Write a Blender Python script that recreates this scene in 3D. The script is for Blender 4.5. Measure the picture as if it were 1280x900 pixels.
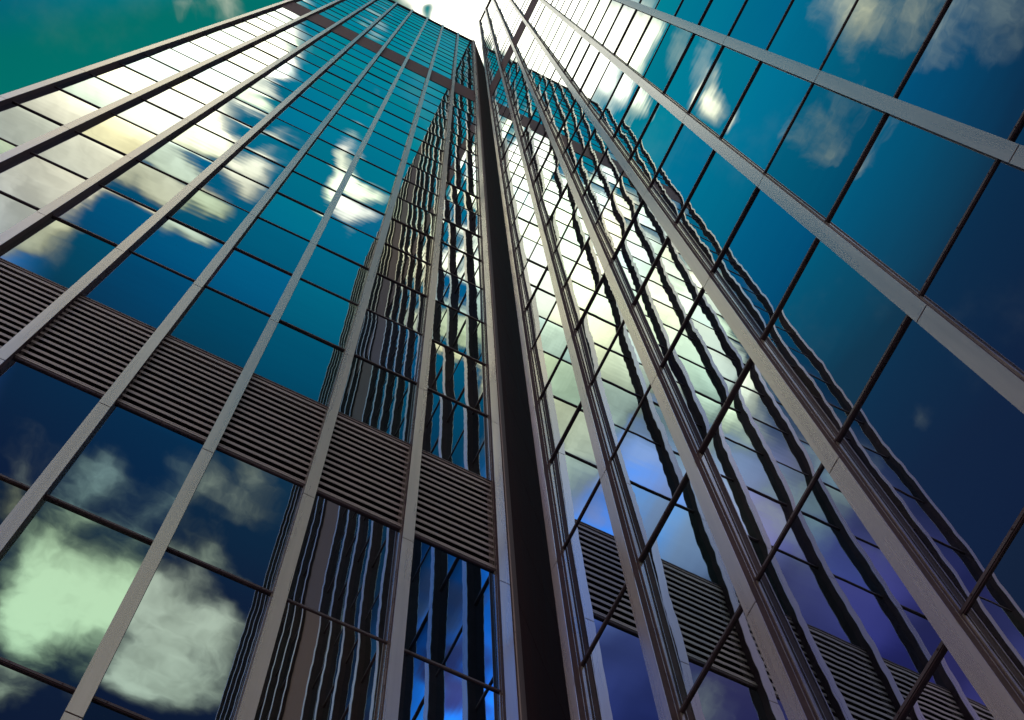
import bpy, math, random
from mathutils import Vector, Matrix

random.seed(7)
for o in list(bpy.data.objects):
    bpy.data.objects.remove(o)
scene = bpy.context.scene
COL = scene.collection

# ------------------------------------------------------------------ camera
CAM = Vector((-4.766, -7.59, 1.6))
FPX = 1884.2
CR = Vector((0.89629899, -0.44254171, -0.02837153))      # image right
CD = Vector((0.41960588, 0.86706425, -0.2685712))        # image down
CF = Vector((0.1434539, 0.22881524, 0.96284192))         # forward
cam_data = bpy.data.cameras.new('camera')
cam = bpy.data.objects.new('camera', cam_data)
COL.objects.link(cam)
cam_data.sensor_width = 36.0
cam_data.lens = 36.0 * FPX / 1280.0
cam_data.clip_start = 0.05
cam_data.clip_end = 5000
U = -CD
Bk = -CF
cam.matrix_world = Matrix(((CR.x, U.x, Bk.x, CAM.x), (CR.y, U.y, Bk.y, CAM.y), (CR.z, U.z, Bk.z, CAM.z), (0, 0, 0, 1)))
scene.camera = cam
scene.render.resolution_x = 1024
scene.render.resolution_y = 720

# ------------------------------------------------------------------ node helper
class NT:
    def __init__(s, tree):
        s.t = tree
        tree.nodes.clear()
    def n(s, typ, **kw):
        nd = s.t.nodes.new(typ)
        for k, v in kw.items():
            setattr(nd, k, v)
        return nd
    def put(s, sock, v):
        if v is None:
            return
        if isinstance(v, bpy.types.NodeSocket):
            s.t.links.new(v, sock)
        else:
            sock.default_value = v
    def m(s, op, a, b=None, c=None, clamp=False):
        nd = s.n('ShaderNodeMath', operation=op, use_clamp=clamp)
        s.put(nd.inputs[0], a); s.put(nd.inputs[1], b); s.put(nd.inputs[2], c)
        return nd.outputs[0]
    def vm(s, op, a, b=None):
        nd = s.n('ShaderNodeVectorMath', operation=op)
        s.put(nd.inputs[0], a)
        if op == 'SCALE':
            s.put(nd.inputs['Scale'], b)
        else:
            s.put(nd.inputs[1], b)
        return nd.outputs['Value'] if op in ('LENGTH', 'DISTANCE', 'DOT_PRODUCT') else nd.outputs[0]
    def smooth(s, v, a, b, lo=0.0, hi=1.0):
        nd = s.n('ShaderNodeMapRange', interpolation_type='SMOOTHSTEP')
        s.put(nd.inputs['Value'], v)
        s.put(nd.inputs['From Min'], a); s.put(nd.inputs['From Max'], b)
        s.put(nd.inputs['To Min'], lo); s.put(nd.inputs['To Max'], hi)
        return nd.outputs[0]
    def noise(s, vec, scale, detail=2.0, rough=0.5, out='Fac', dim='3D'):
        nd = s.n('ShaderNodeTexNoise', noise_dimensions=dim)
        if vec is not None:
            s.put(nd.inputs['Vector'], vec)
        nd.inputs['Scale'].default_value = scale
        nd.inputs['Detail'].default_value = detail
        nd.inputs['Roughness'].default_value = rough
        return nd.outputs[out]
    def ramp(s, v, stops, interp='LINEAR'):
        nd = s.n('ShaderNodeValToRGB')
        cr = nd.color_ramp
        cr.interpolation = interp
        while len(cr.elements) < len(stops):
            cr.elements.new(0.5)
        for e, (p, c) in zip(cr.elements, stops):
            e.position = p
            e.color = (c[0], c[1], c[2], 1)
        s.put(nd.inputs[0], v)
        return nd.outputs[0]
    def mix(s, f, a, b, mode='MIX'):
        nd = s.n('ShaderNodeMix', data_type='RGBA', blend_type=mode)
        s.put(nd.inputs[0], f)
        for sock, v in ((nd.inputs[6], a), (nd.inputs[7], b)):
            if isinstance(v, tuple):
                v = (v[0], v[1], v[2], 1)
            s.put(sock, v)
        return nd.outputs[2]
    def sep(s, v):
        nd = s.n('ShaderNodeSeparateXYZ'); s.put(nd.inputs[0], v)
        return nd.outputs
    def comb(s, x=0.0, y=0.0, z=0.0):
        nd = s.n('ShaderNodeCombineXYZ')
        s.put(nd.inputs[0], x); s.put(nd.inputs[1], y); s.put(nd.inputs[2], z)
        return nd.outputs[0]

# ------------------------------------------------------------------ world
SUN_DIR = Vector((0.50, 0.86, 0)).normalized()
SUN_EL = math.radians(64)
sun_vec = Vector((SUN_DIR.x * math.cos(SUN_EL), SUN_DIR.y * math.cos(SUN_EL), math.sin(SUN_EL)))
world = bpy.data.worlds.new('World')
scene.world = world
world.use_nodes = True
w = NT(world.node_tree)
SKY_STRENGTH = 0.1
# cloud banks on one flat layer: (x/z, y/z, radius, density)
CLOUDS = [(-0.2132, -0.2378, 0.0541, 1), (-0.1998, -0.2722, 0.0541, 0.9), (-0.1817, -0.205, 0.0541, 1), (-0.1793, -0.2387, 0.0541, 0.9), (-0.1505, -0.2129, 0.0541, 1), (-0.1464, -0.1819, 0.0541, 1), (-0.1271, -0.161, 0.0496, 1), (-0.1123, -0.1826, 0.0361, 0.9), (-0.1053, -0.1332, 0.0406, 1), (-0.0929, -0.1101, 0.0361, 1), (-0.0775, -0.1195, 0.0226, 0.9), (-0.1948, -0.2996, 0.0316, 0.6), (-0.1569, -0.3022, 0.0316, 0.3), (-0.1252, -0.2329, 0.0316, 0.5), (-0.1024, -0.2396, 0.0253, 0.8), (-0.0705, -0.2002, 0.0271, 0.9), (-0.0882, -0.2326, 0.0199, 0.7), (-0.0616, -0.1812, 0.0199, 0.6), (0.0063, -0.1776, 0.0217, 0.9), (-0.0112, -0.1712, 0.0162, 0.8), (-0.0214, -0.1615, 0.0126, 0.6), (-0.0221, -0.1472, 0.018, 0.5), (0.0128, -0.2045, 0.0144, 0.35), (-0.0178, -0.1189, 0.0144, 0.3), (-0.0302, -0.0736, 0.0162, 0.4), (-0.077, -0.5105, 0.0541, 1), (-0.0837, -0.5548, 0.0451, 0.8), (-0.0474, -0.5237, 0.0451, 0.9), (-0.0014, -0.5017, 0.0451, 1), (0.0235, -0.5314, 0.0541, 1), (0.0022, -0.5697, 0.0451, 0.8), (0.0514, -0.5677, 0.0406, 0.8), (-0.067, -0.4455, 0.0406, 0.5), (-0.0115, -0.4056, 0.0361, 0.3), (0.0207, -0.41, 0.0361, 0.35), (-0.071, -0.6187, 0.0316, 0.7), (-0.127, -0.4744, 0.0316, 0.5), (-0.2667, -0.0781, 0.0677, 0.4), (-0.2394, -0.0731, 0.0316, 0.25), (-0.3282, -0.1083, 0.0541, 0.28), (-0.2723, 0.006, 0.0541, 0.28), (-0.1902, 0.0227, 0.0199, 0.42), (-0.166, -0.0001, 0.0271, 0.3), (-0.1317, -0.0032, 0.0199, 0.6), (-0.1188, -0.011, 0.0226, 0.4), (-0.0814, 0.0244, 0.0406, 1), (-0.0932, 0.0073, 0.0361, 1), (-0.0559, 0.0256, 0.0361, 1), (-0.0859, 0.0507, 0.0316, 1), (-0.1059, 0.0438, 0.0316, 0.9), (-0.1165, 0.0185, 0.0271, 0.8), (-0.1307, 0.0403, 0.0226, 0.8), (-0.1261, 0.0658, 0.0199, 0.4), (-0.1817, 0.0182, 0.0199, 0.4), (-0.4249, 0.1494, 0.0271, 0.15), (-0.0396, 0.0336, 0.0316, 1), (-0.0903, -0.1068, 0.0406, 1), (-0.1263, -0.1311, 0.0451, 1), (-0.1504, -0.1133, 0.0361, 1), (-0.1509, -0.1679, 0.0451, 1), (-0.1799, -0.1292, 0.0406, 1), (-0.1905, -0.1734, 0.0451, 1), (-0.2247, -0.1444, 0.0406, 1), (-0.2382, -0.1817, 0.0451, 1), (-0.1762, -0.2181, 0.0406, 0.8), (-0.2219, -0.2344, 0.0361, 0.6), (-0.2681, -0.1673, 0.0361, 0.9), (-0.2941, -0.1802, 0.0361, 0.6), (-0.3998, -0.2078, 0.0451, 0.6), (-0.3837, -0.249, 0.0451, 0.5), (-0.2837, -0.2438, 0.0451, 0.4), (-0.1975, -0.2853, 0.0451, 0.4), (-0.2525, -0.3188, 0.0451, 0.35), (-0.3981, -0.3958, 0.0541, 0.4), (-0.4035, -0.3082, 0.0451, 0.4), (0.0094, 0.0485, 0.0451, 1), (0.028, 0.0394, 0.0406, 1), (-0.0099, 0.044, 0.0361, 1), (0.0369, 0.0576, 0.0271, 1), (-0.1194, 0.1007, 0.0253, 0.35), (-0.1437, 0.1154, 0.0199, 0.25), (-0.0072, 0.0533, 0.0108, -1.25), (-0.0694, -0.5757, 0.0451, 0.6), (-0.0363, -0.4911, 0.0451, 0.9), (0.0446, -0.4935, 0.0406, 0.7), (-0.0932, -0.4847, 0.0361, 0.6), (0.0175, -0.5767, 0.0406, 0.8), (-0.076, -0.4236, 0.0271, 0.35), (0.018, -0.4246, 0.0271, 0.3), (-0.0328, 0.0257, 0.0361, 1), (-0.2501, -0.157, 0.0361, 1), (-0.2713, -0.1848, 0.0361, 0.9), (-0.2672, -0.2126, 0.0361, 0.6), (-0.3131, -0.2034, 0.0316, 0.5), (-0.2289, -0.2117, 0.0361, 0.8), (-0.4036, -0.226, 0.0406, 0.6), (-0.4427, -0.248, 0.0406, 0.5), (-0.3572, -0.2483, 0.0361, 0.4), (-0.1718, -0.2587, 0.0316, 0.7), (-0.1816, -0.241, 0.0316, 0.7), (-0.1896, -0.4243, 0.0226, 0.4), (-0.2093, -0.4855, 0.0226, 0.3), (-0.0923, -0.1902, 0.0226, 0.7), (-0.0757, -0.1497, 0.018, 0.6), (-0.1032, -0.2252, 0.018, 0.5), (-0.2259, -0.2914, 0.0361, 0.4), (-0.3935, -0.4124, 0.0406, 0.4), (-0.0192, -0.4159, 0.0361, 0.35), (0.0407, -0.4137, 0.0361, 0.35), (0.0299, -0.4594, 0.0316, 0.3), (-0.025, -0.4452, 0.0361, 0.4), (-0.0843, -0.4472, 0.0406, 0.35), (-0.1328, -0.4444, 0.0361, 0.25), (0.0213, -0.3833, 0.0226, 0.4), (0.0625, -0.5059, 0.0406, 0.5), (0.0146, -0.4667, 0.0361, 0.5), (-0.238, -0.2658, 0.0316, 0.5), (-0.3602, -0.2069, 0.0271, 0.5), (-0.2071, -0.2545, 0.0316, 0.6), (-0.4123, -0.2763, 0.0316, 0.5), (-0.3359, -0.2452, 0.0271, 0.35), (-0.073, -0.5359, 0.0767, 0.45), (0.0159, -0.5281, 0.0767, 0.45), (-0.1887, -0.2433, 0.0722, 0.5), (-0.1591, -0.2055, 0.0722, 0.5), (-0.1912, -0.2799, 0.0541, 0.4)]
tc = w.n('ShaderNodeTexCoord')
d = tc.outputs['Generated']
dx, dy, dz = w.sep(d)
zc = w.m('MAXIMUM', dz, 0.06)
P = w.comb(w.m('DIVIDE', dx, zc), w.m('DIVIDE', dy, zc), 0.0)
wn = w.noise(P, 9.0, 4.0, 0.6, out='Color')
off = w.vm('SCALE', w.vm('SUBTRACT', wn, (0.5, 0.5, 0.5)), 0.075)
PW = w.vm('ADD', P, w.vm('MULTIPLY', off, (1, 1, 0)))
tot = None
for (cx, cy, cr, ca) in CLOUDS:
    dist = w.vm('DISTANCE', PW, (cx, cy, 0.0))
    b = w.smooth(dist, 0.0, cr, ca, 0.0)
    tot = b if tot is None else w.m('ADD', tot, b)
if tot is None:
    tot = 0.0
fb = w.noise(PW, 11.0, 5.0, 0.58)
fb2 = w.noise(P, 5.0, 6.0, 0.6)
r = w.vm('LENGTH', P)
low = w.smooth(r, 0.32, 0.45)
fine = w.noise(PW, 38.0, 6.0, 0.62)
fb = w.m('ADD', w.m('SUBTRACT', fb, 0.5), w.m('MULTIPLY', w.m('SUBTRACT', fine, 0.5), 0.45))
dens = w.m('ADD', tot, w.m('MULTIPLY', fb, w.m('ADD', 1.0, w.m('MULTIPLY', low, w.smooth(tot, 0.0, 0.3, -0.1, 0.8)))))
dens = w.m('SUBTRACT', dens, w.smooth(tot, 0.0, 0.15, 0.10, 0.0))
mask = w.mix(low, w.smooth(dens, 0.10, 0.85), w.smooth(dens, 0.06, 1.45))
mask = w.sep(mask)[0]
wisps = w.smooth(fb2, 0.56, 0.82, 0.0, 0.08)
mask = w.m('MAXIMUM', mask, wisps)
px, py, pz = w.sep(P)
rr = w.m('DIVIDE', r, 0.8)
# clear sky: Nishita shaped by a deep teal to navy falloff away from the zenith
sky = w.n('ShaderNodeTexSky', sky_type='NISHITA', sun_disc=False)
sky.sun_elevation = SUN_EL
sky.sun_rotation = math.atan2(SUN_DIR.x, SUN_DIR.y)
sky.air_density = 1.0
sky.dust_density = 0.6
sky.ozone_density = 1.5
tint = w.ramp(rr, [(0.0, (0.003, 1.30, 0.98)), (0.16, (0.003, 1.18, 0.93)), (0.27, (0.003, 0.88, 0.88)),
                   (0.38, (0.010, 0.50, 0.58)), (0.48, (0.05, 0.21, 0.26)), (0.60, (0.075, 0.125, 0.18)),
                   (0.80, (0.07, 0.09, 0.15)), (1.0, (0.02, 0.05, 0.12))])
ratio = w.m('DIVIDE', py, w.m('MAXIMUM', w.m('ABSOLUTE', px), 0.004))
gr = w.m('MULTIPLY', w.smooth(ratio, 0.50, 0.85), w.smooth(px, 0.03, -0.03))
tint = w.mix(gr, tint, (0.003, 0.66, 0.36))
clear = w.mix(1.0, sky.outputs[0], tint, 'MULTIPLY')
clear = w.vm('SCALE', clear, 1.0)
pur = w.m('MULTIPLY', w.smooth(px, -0.15, -0.25), w.smooth(py, -0.16, -0.30))
vb = w.ramp(rr, [(0.30, (0.075, 0.11, 0.17)), (0.42, (0.075, 0.085, 0.135)), (0.52, (0.038, 0.035, 0.056)),
                 (0.62, (0.011, 0.009, 0.022)), (0.75, (0.006, 0.005, 0.021)), (1.0, (0.003, 0.003, 0.012))])
viv = w.m('MULTIPLY', w.m('MULTIPLY', w.smooth(px, -0.31, -0.25), w.smooth(py, -0.20, -0.26)), w.smooth(w.noise(P, 14.0, 2.0, 0.5), 0.36, 0.58))
vb = w.mix(viv, vb, (0.004, 0.040, 0.125))
clear = w.mix(pur, clear, w.vm('SCALE', vb, w.smooth(w.noise(P, 9.0, 2.0, 0.5), 0.35, 0.65, 60.0, 130.0)))
# clouds
cc = w.ramp(rr, [(0.0, (1.0, 1.0, 0.86)), (0.22, (0.92, 0.88, 0.66)), (0.33, (0.68, 0.62, 0.40)),
                 (0.45, (0.44, 0.44, 0.34)), (0.60, (0.44, 0.47, 0.34)), (0.75, (0.44, 0.50, 0.36)), (1.0, (0.06, 0.10, 0.08))])
shade = w.smooth(w.m('ADD', dens, w.m('MULTIPLY', fb2, 0.4)), 0.5, 1.5, 0.38, 1.0)
dimr = w.smooth(py, -0.235, -0.175, 0.70, 1.35)
dimr = w.m('MULTIPLY', dimr, w.smooth(w.noise(PW, 16.0, 4.0, 0.6), 0.35, 0.6, w.smooth(r, 0.15, 0.4, 0.95, 0.70), 1.12))
cc = w.vm('SCALE', w.vm('MULTIPLY', cc, w.comb(shade, shade, shade)), w.m('MULTIPLY', dimr, 20.0))
cc = w.mix(w.m('MULTIPLY', w.m('MULTIPLY', pur, w.smooth(r, 0.30, 0.45)), 0.85), cc, (2.7, 2.5, 2.9))
col = w.mix(mask, clear, cc)
# unseen bright cloud low behind the viewer, added to light the mullion faces
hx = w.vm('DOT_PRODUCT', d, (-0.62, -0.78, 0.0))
fill_cloud = w.m('MULTIPLY', w.smooth(hx, 0.10, 0.55), w.smooth(r, 0.80, 1.25))
fill_cloud = w.m('MULTIPLY', fill_cloud, w.smooth(w.noise(d, 4.0, 5.0, 0.6), 0.25, 0.55, 0.55, 1.0))
col = w.mix(fill_cloud, col, (9.5, 8.4, 7.6))
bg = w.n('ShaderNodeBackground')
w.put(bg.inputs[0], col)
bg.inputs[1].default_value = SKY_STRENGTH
wo = w.n('ShaderNodeOutputWorld')
w.put(wo.inputs[0], bg.outputs[0])

sd = bpy.data.lights.new('sun', 'SUN')
sd.energy = 2.0
sd.angle = math.radians(0.5)
sd.color = (1.0, 0.93, 0.80)
so = bpy.data.objects.new('sun', sd)
COL.objects.link(so)
so.rotation_euler = (-sun_vec).to_track_quat('-Z', 'Y').to_euler()

scene.view_settings.view_transform = 'Standard'
scene.view_settings.look = 'None'
scene.view_settings.exposure = 0.0
scene.view_settings.gamma = 1.0
try:
    scene.cycles.max_bounces = 12
    scene.cycles.glossy_bounces = 8
    scene.cycles.diffuse_bounces = 3
except Exception:
    pass

# ------------------------------------------------------------------ materials
MATS = {}
def pbr(name, base, rough=0.5, metal=0.0, var=0.15, scale=3.0, bump=0.0, streak=False, spec=0.5, rv=0.05):
    mt = bpy.data.materials.new(name)
    mt.use_nodes = True
    t = NT(mt.node_tree)
    geo = t.n('ShaderNodeNewGeometry')
    pos = geo.outputs['Position']
    if streak:
        mp = t.vm('MULTIPLY', pos, (9.0, 9.0, 0.22))
    else:
        mp = pos
    nz = t.noise(mp, scale, 5.0, 0.6)
    fine = t.noise(t.vm('MULTIPLY', mp, (.3, .3, .3)) if streak else pos, scale * 14, 3.0, 0.6)
    f = t.m('ADD', t.m('MULTIPLY', nz, 0.7), t.m('MULTIPLY', fine, 0.3))
    lo = tuple(c * (1 - var) for c in base)
    hi = tuple(min(1, c * (1 + var)) for c in base)
    c = t.mix(t.smooth(f, 0.3, 0.7), lo, hi)
    p = t.n('ShaderNodeBsdfPrincipled')
    t.put(p.inputs['Base Color'], c)
    p.inputs['Metallic'].default_value = metal
    p.inputs['Specular IOR Level'].default_value = spec
    t.put(p.inputs['Roughness'], t.smooth(nz, 0.25, 0.75, max(0.02, rough - rv), rough + rv))
    if bump:
        b = t.n('ShaderNodeBump')
        b.inputs['Strength'].default_value = bump
        b.inputs['Distance'].default_value = 0.01
        t.put(b.inputs['Height'], fine)
        t.put(p.inputs['Normal'], b.outputs[0])
    o = t.n('ShaderNodeOutputMaterial')
    t.put(o.inputs[0], p.outputs[0])
    MATS[name] = mt
    return mt

pbr('cap_aluminium', (0.90, 0.80, 0.74), 0.28, 0.90, 0.07, 0.6, 0.0, True, rv=0.02)
pbr('bead_aluminium', (0.62, 0.56, 0.50), 0.28, 0.85, 0.10, 2.0)
pbr('dark_frame', (0.062, 0.036, 0.048), 0.7, 0.0, 0.25, 4.0, spec=0.12)
pbr('transom_bronze', (0.090, 0.066, 0.080), 0.42, 0.35, 0.14, 2.0, spec=0.3)
pbr('slat_metal', (0.36, 0.30, 0.31), 0.45, 0.35, 0.12, 3.0, 0.0, False)
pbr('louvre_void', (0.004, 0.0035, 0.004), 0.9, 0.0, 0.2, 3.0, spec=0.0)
pbr('band_panel', (0.13, 0.088, 0.098), 0.65, 0.0, 0.12, 2.0, spec=0.2)
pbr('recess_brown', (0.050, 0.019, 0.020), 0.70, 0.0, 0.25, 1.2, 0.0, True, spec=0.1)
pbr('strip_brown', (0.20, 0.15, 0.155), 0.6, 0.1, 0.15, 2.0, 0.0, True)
pbr('core_dark', (0.03, 0.03, 0.034), 0.8, 0.0, 0.2, 1.0)
pbr('roof_grey', (0.25, 0.25, 0.24), 0.8, 0.0, 0.2, 1.0)
pbr('paving', (0.22, 0.21, 0.20), 0.85, 0.0, 0.25, 0.6, 0.2)

def glass_material():
    mt = bpy.data.materials.new('mirror_glass')
    mt.use_nodes = True
    t = NT(mt.node_tree)
    geo = t.n('ShaderNodeNewGeometry')
    pos = geo.outputs['Position']
    nrm = geo.outputs['Normal']
    a = t.n('ShaderNodeAttribute', attribute_name='seed')
    seed = a.outputs['Fac']
    a2 = t.n('ShaderNodeAttribute', attribute_name='vrow')      # 0 at the foot of the pane, 1 at its head
    v = a2.outputs['Fac']
    x, y, z = t.sep(pos)
    # roller waves, uneven from pane to pane
    sh = t.comb(x, y, t.m('ADD', z, t.m('MULTIPLY', seed, 53.0)))
    n1 = t.noise(t.vm('MULTIPLY', sh, (0.7, 0.7, 0.9)), 1.0, 2.0, 0.5, out='Color')
    n1 = t.vm('SUBTRACT', n1, (0.5, 0.5, 0.5))
    n2 = t.noise(t.vm('MULTIPLY', sh, (0.5, 0.5, 3.4)), 1.0, 1.0, 0.5, out='Color')
    n2 = t.vm('SUBTRACT', n2, (0.5, 0.5, 0.5))
    ph = t.m('MULTIPLY', t.noise(sh, 0.8, 1.0), 4.0)
    roll = t.m('SINE', t.m('ADD', t.m('MULTIPLY', z, 2 * math.pi / 0.42), ph))
    roll = t.m('MULTIPLY', roll, t.smooth(t.noise(sh, 0.5, 1.0), 0.35, 0.65, 0.00012, 0.00048))
    # pillowing toward head and foot of the pane
    q = t.m('SUBTRACT', t.m('MULTIPLY', v, 2.0), 1.0)
    q5 = t.m('MULTIPLY', t.m('POWER', t.m('ABSOLUTE', q), 6.0), t.m('SIGN', q))
    pil = t.m('MULTIPLY', t.m('ADD', q5, t.m('MULTIPLY', q, 0.25)), t.m('ADD', 0.0018, t.m('MULTIPLY', seed, 0.0045)))
    ex = t.vm('ADD', t.vm('MULTIPLY', n1, (0.003, 0.003, 0.006)), t.vm('MULTIPLY', n2, (0.0008, 0.0008, 0.0022)))
    ex = t.vm('ADD', ex, t.comb(0.0, 0.0, t.m('ADD', roll, pil)))
    nn = t.vm('NORMALIZE', t.vm('ADD', nrm, ex))
    tv = t.mix(t.smooth(seed, 0.0, 1.0), (0.50, 0.66, 0.76), (0.90, 0.97, 1.0))
    hue = t.n('ShaderNodeAttribute', attribute_name='hue').outputs['Fac']
    sat = t.n('ShaderNodeAttribute', attribute_name='sat').outputs['Fac']
    hv = t.ramp(hue, [(0.0, (1.0, 0.95, 0.74)), (0.20, (0.74, 1.0, 0.84)), (0.40, (0.84, 0.82, 1.0)), (0.58, (0.45, 0.76, 1.0)), (0.76, (0.95, 0.97, 0.92)), (0.90, (0.66, 0.68, 0.74))], 'CONSTANT')  # per-pane tints stand in for colour differences between the reflections
    hv = t.mix(sat, (0.92, 0.97, 1.0), hv)
    tv = t.mix(1.0, tv, hv, 'MULTIPLY')
    dirt = t.noise(t.vm('MULTIPLY', pos, (1, 1, 0.3)), 2.5, 6.0, 0.65)
    tv = t.mix(t.smooth(dirt, 0.62, 0.9, 0.0, 0.25), tv, (0.45, 0.5, 0.5))
    p = t.n('ShaderNodeBsdfPrincipled')
    t.put(p.inputs['Base Color'], tv)
    p.inputs['Metallic'].default_value = 1.0
    t.put(p.inputs['Roughness'], t.smooth(dirt, 0.5, 0.95, 0.006, 0.03))
    t.put(p.inputs['Normal'], nn)
    o = t.n('ShaderNodeOutputMaterial')
    t.put(o.inputs[0], p.outputs[0])
    MATS['glass'] = mt
glass_material()

# ------------------------------------------------------------------ mesh helpers
class MB:
    def __init__(s):
        s.v = []; s.f = []; s.mi = []; s.seed = []; s.row = []; s.hue = []; s.sat = []
    def hexa(s, pts, mi=0, seed=0.0, rows=None, hs=(0.0, 0.0)):
        b = len(s.v)
        s.v += [tuple(p) for p in pts]
        for q in ((0, 3, 2, 1), (4, 5, 6, 7), (0, 1, 5, 4), (1, 2, 6, 5), (2, 3, 7, 6), (3, 0, 4, 7)):
            s.f.append(tuple(b + i for i in q)); s.mi.append(mi); s.seed.append(seed); s.hue.append(hs[0]); s.sat.append(hs[1])
        s.row += rows if rows else [0.0, 0.0, 0.0, 0.0, 1.0, 1.0, 1.0, 1.0]
    def build(s, name, mats, parent=None):
        me = bpy.data.meshes.new(name)
        me.from_pydata(s.v, [], s.f)
        mats = mats if isinstance(mats, (list, tuple)) else [mats]
        for m_ in mats:
            me.materials.append(MATS[m_])
        for p_, i in zip(me.polygons, s.mi):
            p_.material_index = i
        if mats[0] == 'glass':
            at = me.attributes.new('seed', 'FLOAT', 'FACE')
            at.data.foreach_set('value', s.seed)
            for nm, vals in (('hue', s.hue), ('sat', s.sat)):
                at = me.attributes.new(nm, 'FLOAT', 'FACE')
                at.data.foreach_set('value', vals)
            at = me.attributes.new('vrow', 'FLOAT', 'POINT')
            at.data.foreach_set('value', s.row)
        me.update()
        o = bpy.data.objects.new(name, me)
        COL.objects.link(o)
        if parent:
            o.parent = parent
        return o

class Facade:
    """local frame: s along the facade away from the corner, n outward, z up"""
    def __init__(f, sdir, ndir):
        f.s = Vector(sdir); f.n = Vector(ndir)
        f.flip = (f.s.cross(f.n)).z < 0
    def p(f, s, n, z):
        return f.s * s + f.n * n + Vector((0, 0, z))
    def box(f, mb, s0, s1, n0, n1, z0, z1, mi=0):
        pts = [f.p(s0, n0, z0), f.p(s1, n0, z0), f.p(s1, n1, z0), f.p(s0, n1, z0),
               f.p(s0, n0, z1), f.p(s1, n0, z1), f.p(s1, n1, z1), f.p(s0, n1, z1)]
        if f.flip:
            pts = [pts[1], pts[0], pts[3], pts[2], pts[5], pts[4], pts[7], pts[6]]
        mb.hexa(pts, mi)
    def pane(f, mb, s0, s1, z0, z1, n, ts, tz, seed, hs):
        cs = (s0 + s1) / 2; cz = (z0 + z1) / 2
        def q(s, z, back):
            return f.p(s, n + (s - cs) * ts + (z - cz) * tz - back, z)
        pts = [q(s0, z0, .024), q(s1, z0, .024), q(s1, z0, 0), q(s0, z0, 0),
               q(s0, z1, .024), q(s1, z1, .024), q(s1, z1, 0), q(s0, z1, 0)]
        if f.flip:
            pts = [pts[1], pts[0], pts[3], pts[2], pts[5], pts[4], pts[7], pts[6]]
        mb.hexa(pts, 0, seed, None, hs)

def proj(P_):
    q = P_ - CAM
    zc_ = q.dot(CF)
    if zc_ < 0.1:
        return None
    return (640 + FPX * q.dot(CR) / zc_, 450 + FPX * q.dot(CD) / zc_)

def score(fc, s0, s1, z0, z1):
    pp = [proj(fc.p(a, -.1, b)) for a, b in ((s0, z0), (s1, z0), (s1, z1), (s0, z1))]
    if any(q is None for q in pp):
        return 0
    # clip the quad to the frame, then its area
    def clip(poly, ax, lim, sgn):
        out = []
        for i in range(len(poly)):
            a, b = poly[i], poly[(i + 1) % len(poly)]
            ia = sgn * (a[ax] - lim) >= 0; ib = sgn * (b[ax] - lim) >= 0
            if ia:
                out.append(a)
            if ia != ib:
                t_ = (lim - a[ax]) / (b[ax] - a[ax])
                out.append((a[0] + t_ * (b[0] - a[0]), a[1] + t_ * (b[1] - a[1])))
        return out
    for ax, lim, sgn in ((0, 0, 1), (0, 1280, -1), (1, 0, 1), (1, 900, -1)):
        pp = clip(pp, ax, lim, sgn)
        if len(pp) < 3:
            return 0
    return abs(sum(pp[i][0] * pp[(i + 1) % len(pp)][1] - pp[(i + 1) % len(pp)][0] * pp[i][1] for i in range(len(pp)))) / 2

def empty(name, loc, label, cat):
    o = bpy.data.objects.new(name, None)
    o.location = loc
    COL.objects.link(o)
    o['label'] = label; o['category'] = cat
    return o

def adopt(root):
    # children were modelled in world coordinates: keep them there
    for ch in root.children:
        ch.matrix_parent_inverse = Matrix.Translation(-root.location)

# ------------------------------------------------------------------ setting
g = MB()
g.hexa([(-3000, -3000, -.5), (3000, -3000, -.5), (3000, 3000, -.5), (-3000, 3000, -.5),
        (-3000, -3000, 0), (3000, -3000, 0), (3000, 3000, 0), (-3000, 3000, 0)])
go = g.build('ground', 'paving')
go['kind'] = 'structure'

# ------------------------------------------------------------------ levels (m above the ground)
DH = 3.627
Z0 = 23.88 + 1.6
def lev(k):
    return Z0 + DH * k - (0.10 if k < 0 else 0.0)
BAND0 = lev(17); BAND1 = 91.8 + 1.6
UP = 3.53
GN = -0.15          # glass face behind the mullion caps
TN = -0.132         # transom front

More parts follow.
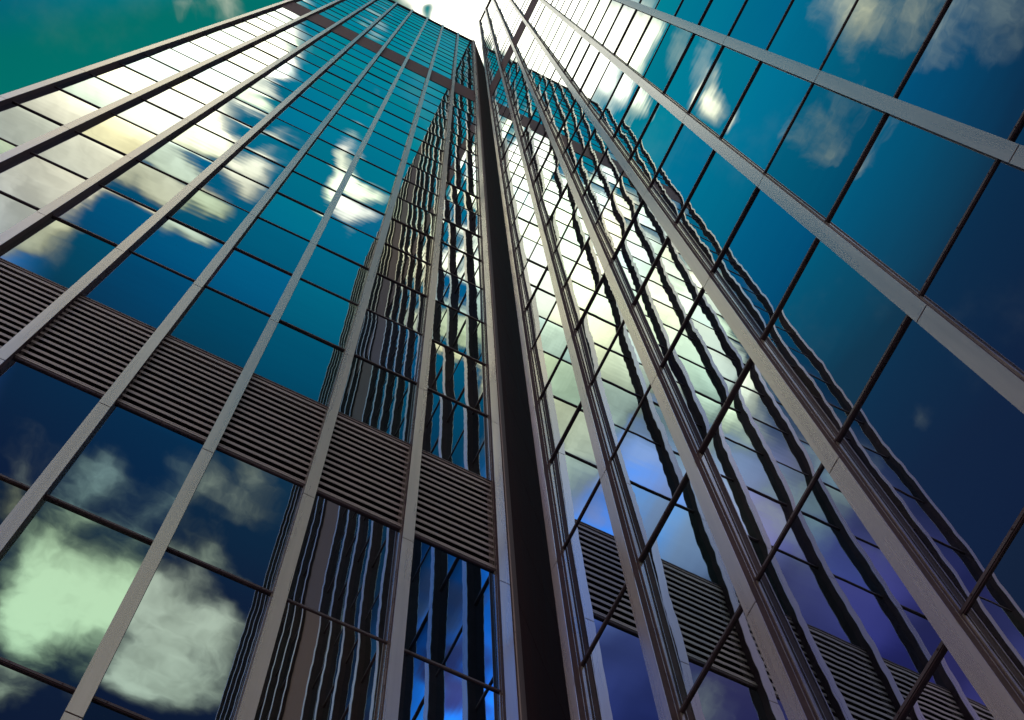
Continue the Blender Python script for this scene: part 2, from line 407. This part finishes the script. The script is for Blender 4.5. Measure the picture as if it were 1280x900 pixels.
def tower(root, fc, first, bay, nbay, rows_up, top, louvre, piers, tilt_seed):
    rnd = random.Random(tilt_seed)
    pos = [first + bay * i for i in range(nbay + 1)]
    levels = [lev(k) for k in range(-7, 18)] + [BAND1 + UP * i for i in range(rows_up + 1)]
    zbot = 0.0
    # panes
    cand = []
    for i in range(nbay):
        if i in piers:
            continue
        for j in range(len(levels) - 1):
            z0, z1 = levels[j], levels[j + 1]
            if abs(z0 - BAND0) < .01:
                continue
            if louvre and abs(z1 - Z0) < .01:
                continue
            seed = (.30 if j % 2 else .72) + rnd.uniform(-.28, .28)
            ts = rnd.gauss(0, .0015); tz = rnd.gauss(0, .0030 if louvre else .0042)
            ts = max(-.004, min(.004, ts)); tz = max(-.0055, min(.0055, tz))
            hs = (rnd.random(), rnd.uniform(.55, .95) if louvre else rnd.uniform(.25, .6))
            cand.append((score(fc, pos[i], pos[i + 1], z0, z1), i, z0, z1, ts, tz, seed, hs))
    cand.sort(key=lambda c: -c[0])
    rest = MB()
    for n_, c in enumerate(cand):
        sc, i, z0, z1, ts, tz, seed, hs = c
        mb = MB() if n_ < 100 and sc > 0 else rest
        fc.pane(mb, pos[i] + .07, pos[i + 1] - .07, z0 + .012, z1 - .012, GN - .006, ts, tz, seed, hs)
        if mb is not rest:
            mb.build('glass_pane', 'glass', root)
    if rest.v:
        o = rest.build('glass_pane', 'glass', root)
        o['kind'] = 'stuff'
    # mullions
    jl = []
    k = -7.2
    while lev(0) + DH * k < top:
        jl.append(Z0 + DH * k + 0.0)
        k += 2
    jl = [z for z in jl if z > .3]
    for i, s in enumerate(pos):
        if piers and i == piers[-1]:
            continue
        mb = MB()
        hi = top + (0.5 if True else 0)
        fc.box(mb, s - .076, s + .076, GN - .05, -.007, zbot, top)           # dark neck
        m_ = mb.build('mullion', 'dark_frame', root)
        cb = MB()
        zs = [zbot] + jl + [top + .25]
        for a, b in zip(zs[:-1], zs[1:]):
            fc.box(cb, s - .085, s + .085, -.009, 0.0, a + .013, b - .013)
        cb.build('cover_cap', 'cap_aluminium', m_)
        bb = MB()
        for sg in (1,):
            a, b = sorted((s + sg * .070, s + sg * .088))
            fc.box(bb, a, b, GN - .025, GN + .012, zbot, top)
            fc.box(bb, a, b - .006, GN + .050, GN + .056, zbot, top)
        bb.build('glazing_bead', 'bead_aluminium', m_)
    # transoms, one run per level, with its screws
    for z in levels:
        mb = MB()
        near = z < 40
        fc.box(mb, pos[0] - .03, pos[-1] + .03, GN - .03, TN, z - .022, z + .022, 0)
        fc.box(mb, pos[0] - .03, pos[-1] + .03, GN - .028, GN + .010, z - .036, z - .022, 1)
        for i in range(nbay):
            a, b = pos[i] + .056, pos[i + 1] - .056
            if near:
                for q in (.12, .5, .88):
                    sc = a + (b - a) * q
                    fc.box(mb, sc - .008, sc + .008, TN + .0, TN + .004, z - .008, z + .008, 1)
        mb.build('transom', ['transom_bronze', 'dark_frame'], root)
    # spandrel band near the top
    for i in range(nbay):
        if i in piers:
            continue
        mb = MB()
        fc.box(mb, pos[i] + .056, pos[i + 1] - .056, GN - .04, GN + .006, BAND0 + .03, BAND1 - .03)
        mb.build('spandrel_panel', 'band_panel', root)
    # plant louvres
    if louvre:
        za, zb = lev(-1) + .03, Z0 - .03
        for i in range(nbay):
            mb = MB()
            a, b = pos[i] + .075, pos[i + 1] - .075
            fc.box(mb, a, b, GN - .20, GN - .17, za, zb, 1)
            N = 14
            pitch = (zb - za - .30) / N
            for j in range(N):
                zc_ = za + .24 + pitch * (j + .5)
                jz = rnd.uniform(-.004, .004); jn = rnd.uniform(-.003, .003)
                fc.box(mb, a, b, GN + .002 + jn, GN + .010 + jn, zc_ - pitch * .20 + jz, zc_ + pitch * .20 + jz, 0)
            fc.box(mb, a, b, GN - .09, GN + .03, za, za + .05, 0)
            fc.box(mb, a, b, GN - .09, GN + .015, za + .10, za + .14, 0)
            lp = mb.build('louvre_panel', ['slat_metal', 'louvre_void'], root)
            fb_ = MB()
            fc.box(fb_, a - .018, a, GN - .17, GN + .05, za, zb)
            fc.box(fb_, b, b + .018, GN - .17, GN + .05, za, zb)
            fc.box(fb_, a, b, GN - .17, GN + .01, zb - .06, zb - .002)
            fb_.build('louvre_frame', 'strip_brown', lp)
    # solid piers
    if piers:
        mb = MB()
        fc.box(mb, pos[min(piers)] + .06, pos[max(piers) + 1] - .06, GN - .04, TN + .02, zbot, top)
        mb.build('cladding_panel', 'band_panel', root)
    # parapet coping
    mb = MB()
    fc.box(mb, pos[0] - .05, pos[-1] + .06, GN - .6, -.05, top - .35, top - .02)
    mb.build('coping', 'transom_bronze', root)
    return pos

# left wing
L = Facade((-1, 0, 0), (0, -1, 0))
left = empty('office_tower', (-6.5, 0.2, 0), 'shorter glass tower wing on the left, with horizontal louvres low on its facade', 'tower')
TOPL = 138.05 + 1.6
lp_ = tower(left, L, 0.505, 1.5037, 8, 13, TOPL, True, [], 3)
mb = MB()
L.box(mb, 0.56, lp_[-1] + .02, -30, GN - .21, 0, TOPL - .6)
mb.build('core_wall', 'core_dark', left)
mb = MB()
L.box(mb, 0.56, lp_[-1] + .02, -30, -.62, TOPL - .596, TOPL - .3)
mb.build('roof', 'roof_grey', left)
mb = MB()
L.box(mb, lp_[-1] + .081, lp_[-1] + .12, -30, -.03, 0, TOPL)
mb.build('end_wall', 'strip_brown', left)
# recess between the wings: a diagonal metal clad wall starting behind the corner mullion
e1 = Vector((-0.415, -0.02, 0)); e2 = Vector((2.35, 2.58, 0))
dirv = (e2 - e1).normalized(); nv = Vector((dirv.y, -dirv.x, 0))
def wallbox(mb, t0, t1, n0, n1, z0, z1):
    pts = [e1 + dirv * t0 + nv * n1, e1 + dirv * t1 + nv * n1, e1 + dirv * t1 + nv * n0, e1 + dirv * t0 + nv * n0]
    mb.hexa([p_ + Vector((0, 0, z0)) for p_ in pts] + [p_ + Vector((0, 0, z1)) for p_ in pts])
ln = (e2 - e1).length
mb = MB()
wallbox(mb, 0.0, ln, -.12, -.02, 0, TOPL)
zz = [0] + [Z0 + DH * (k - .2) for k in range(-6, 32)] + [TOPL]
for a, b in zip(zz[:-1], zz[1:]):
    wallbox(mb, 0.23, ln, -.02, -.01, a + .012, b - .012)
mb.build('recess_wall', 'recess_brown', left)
mb = MB()
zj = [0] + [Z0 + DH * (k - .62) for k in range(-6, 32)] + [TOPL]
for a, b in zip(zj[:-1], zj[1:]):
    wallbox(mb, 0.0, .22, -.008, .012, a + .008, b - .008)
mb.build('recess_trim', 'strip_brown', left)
adopt(left)

# right wing
Rf = Facade((0, -1, 0), (-1, 0, 0))
right = empty('office_tower', (0.2, -14, 0), 'taller glass tower wing on the right, mirroring the other wing in its panes', 'tower')
TOPR = 166.9 + 1.6
rp_ = tower(right, Rf, 0.5155, 1.5075, 19, 21, TOPR, False, [8, 9], 11)
mb = MB()
Rf.box(mb, 0.50, rp_[-1] + .02, -30, GN - .21, 0, TOPR - .6)
mb.build('core_wall', 'core_dark', right)
mb = MB()
Rf.box(mb, 0.50, rp_[-1] + .02, -30, -.62, TOPR - .596, TOPR - .3)
mb.build('roof', 'roof_grey', right)
mb = MB()
Rf.box(mb, rp_[-1] + .081, rp_[-1] + .12, -30, -.03, 0, TOPR)
mb.build('end_wall', 'strip_brown', right)
mb = MB()
Rf.box(mb, 0.38, 0.405, -4, -.03, 0, TOPR)
mb.build('return_wall', 'recess_brown', right)
adopt(right)
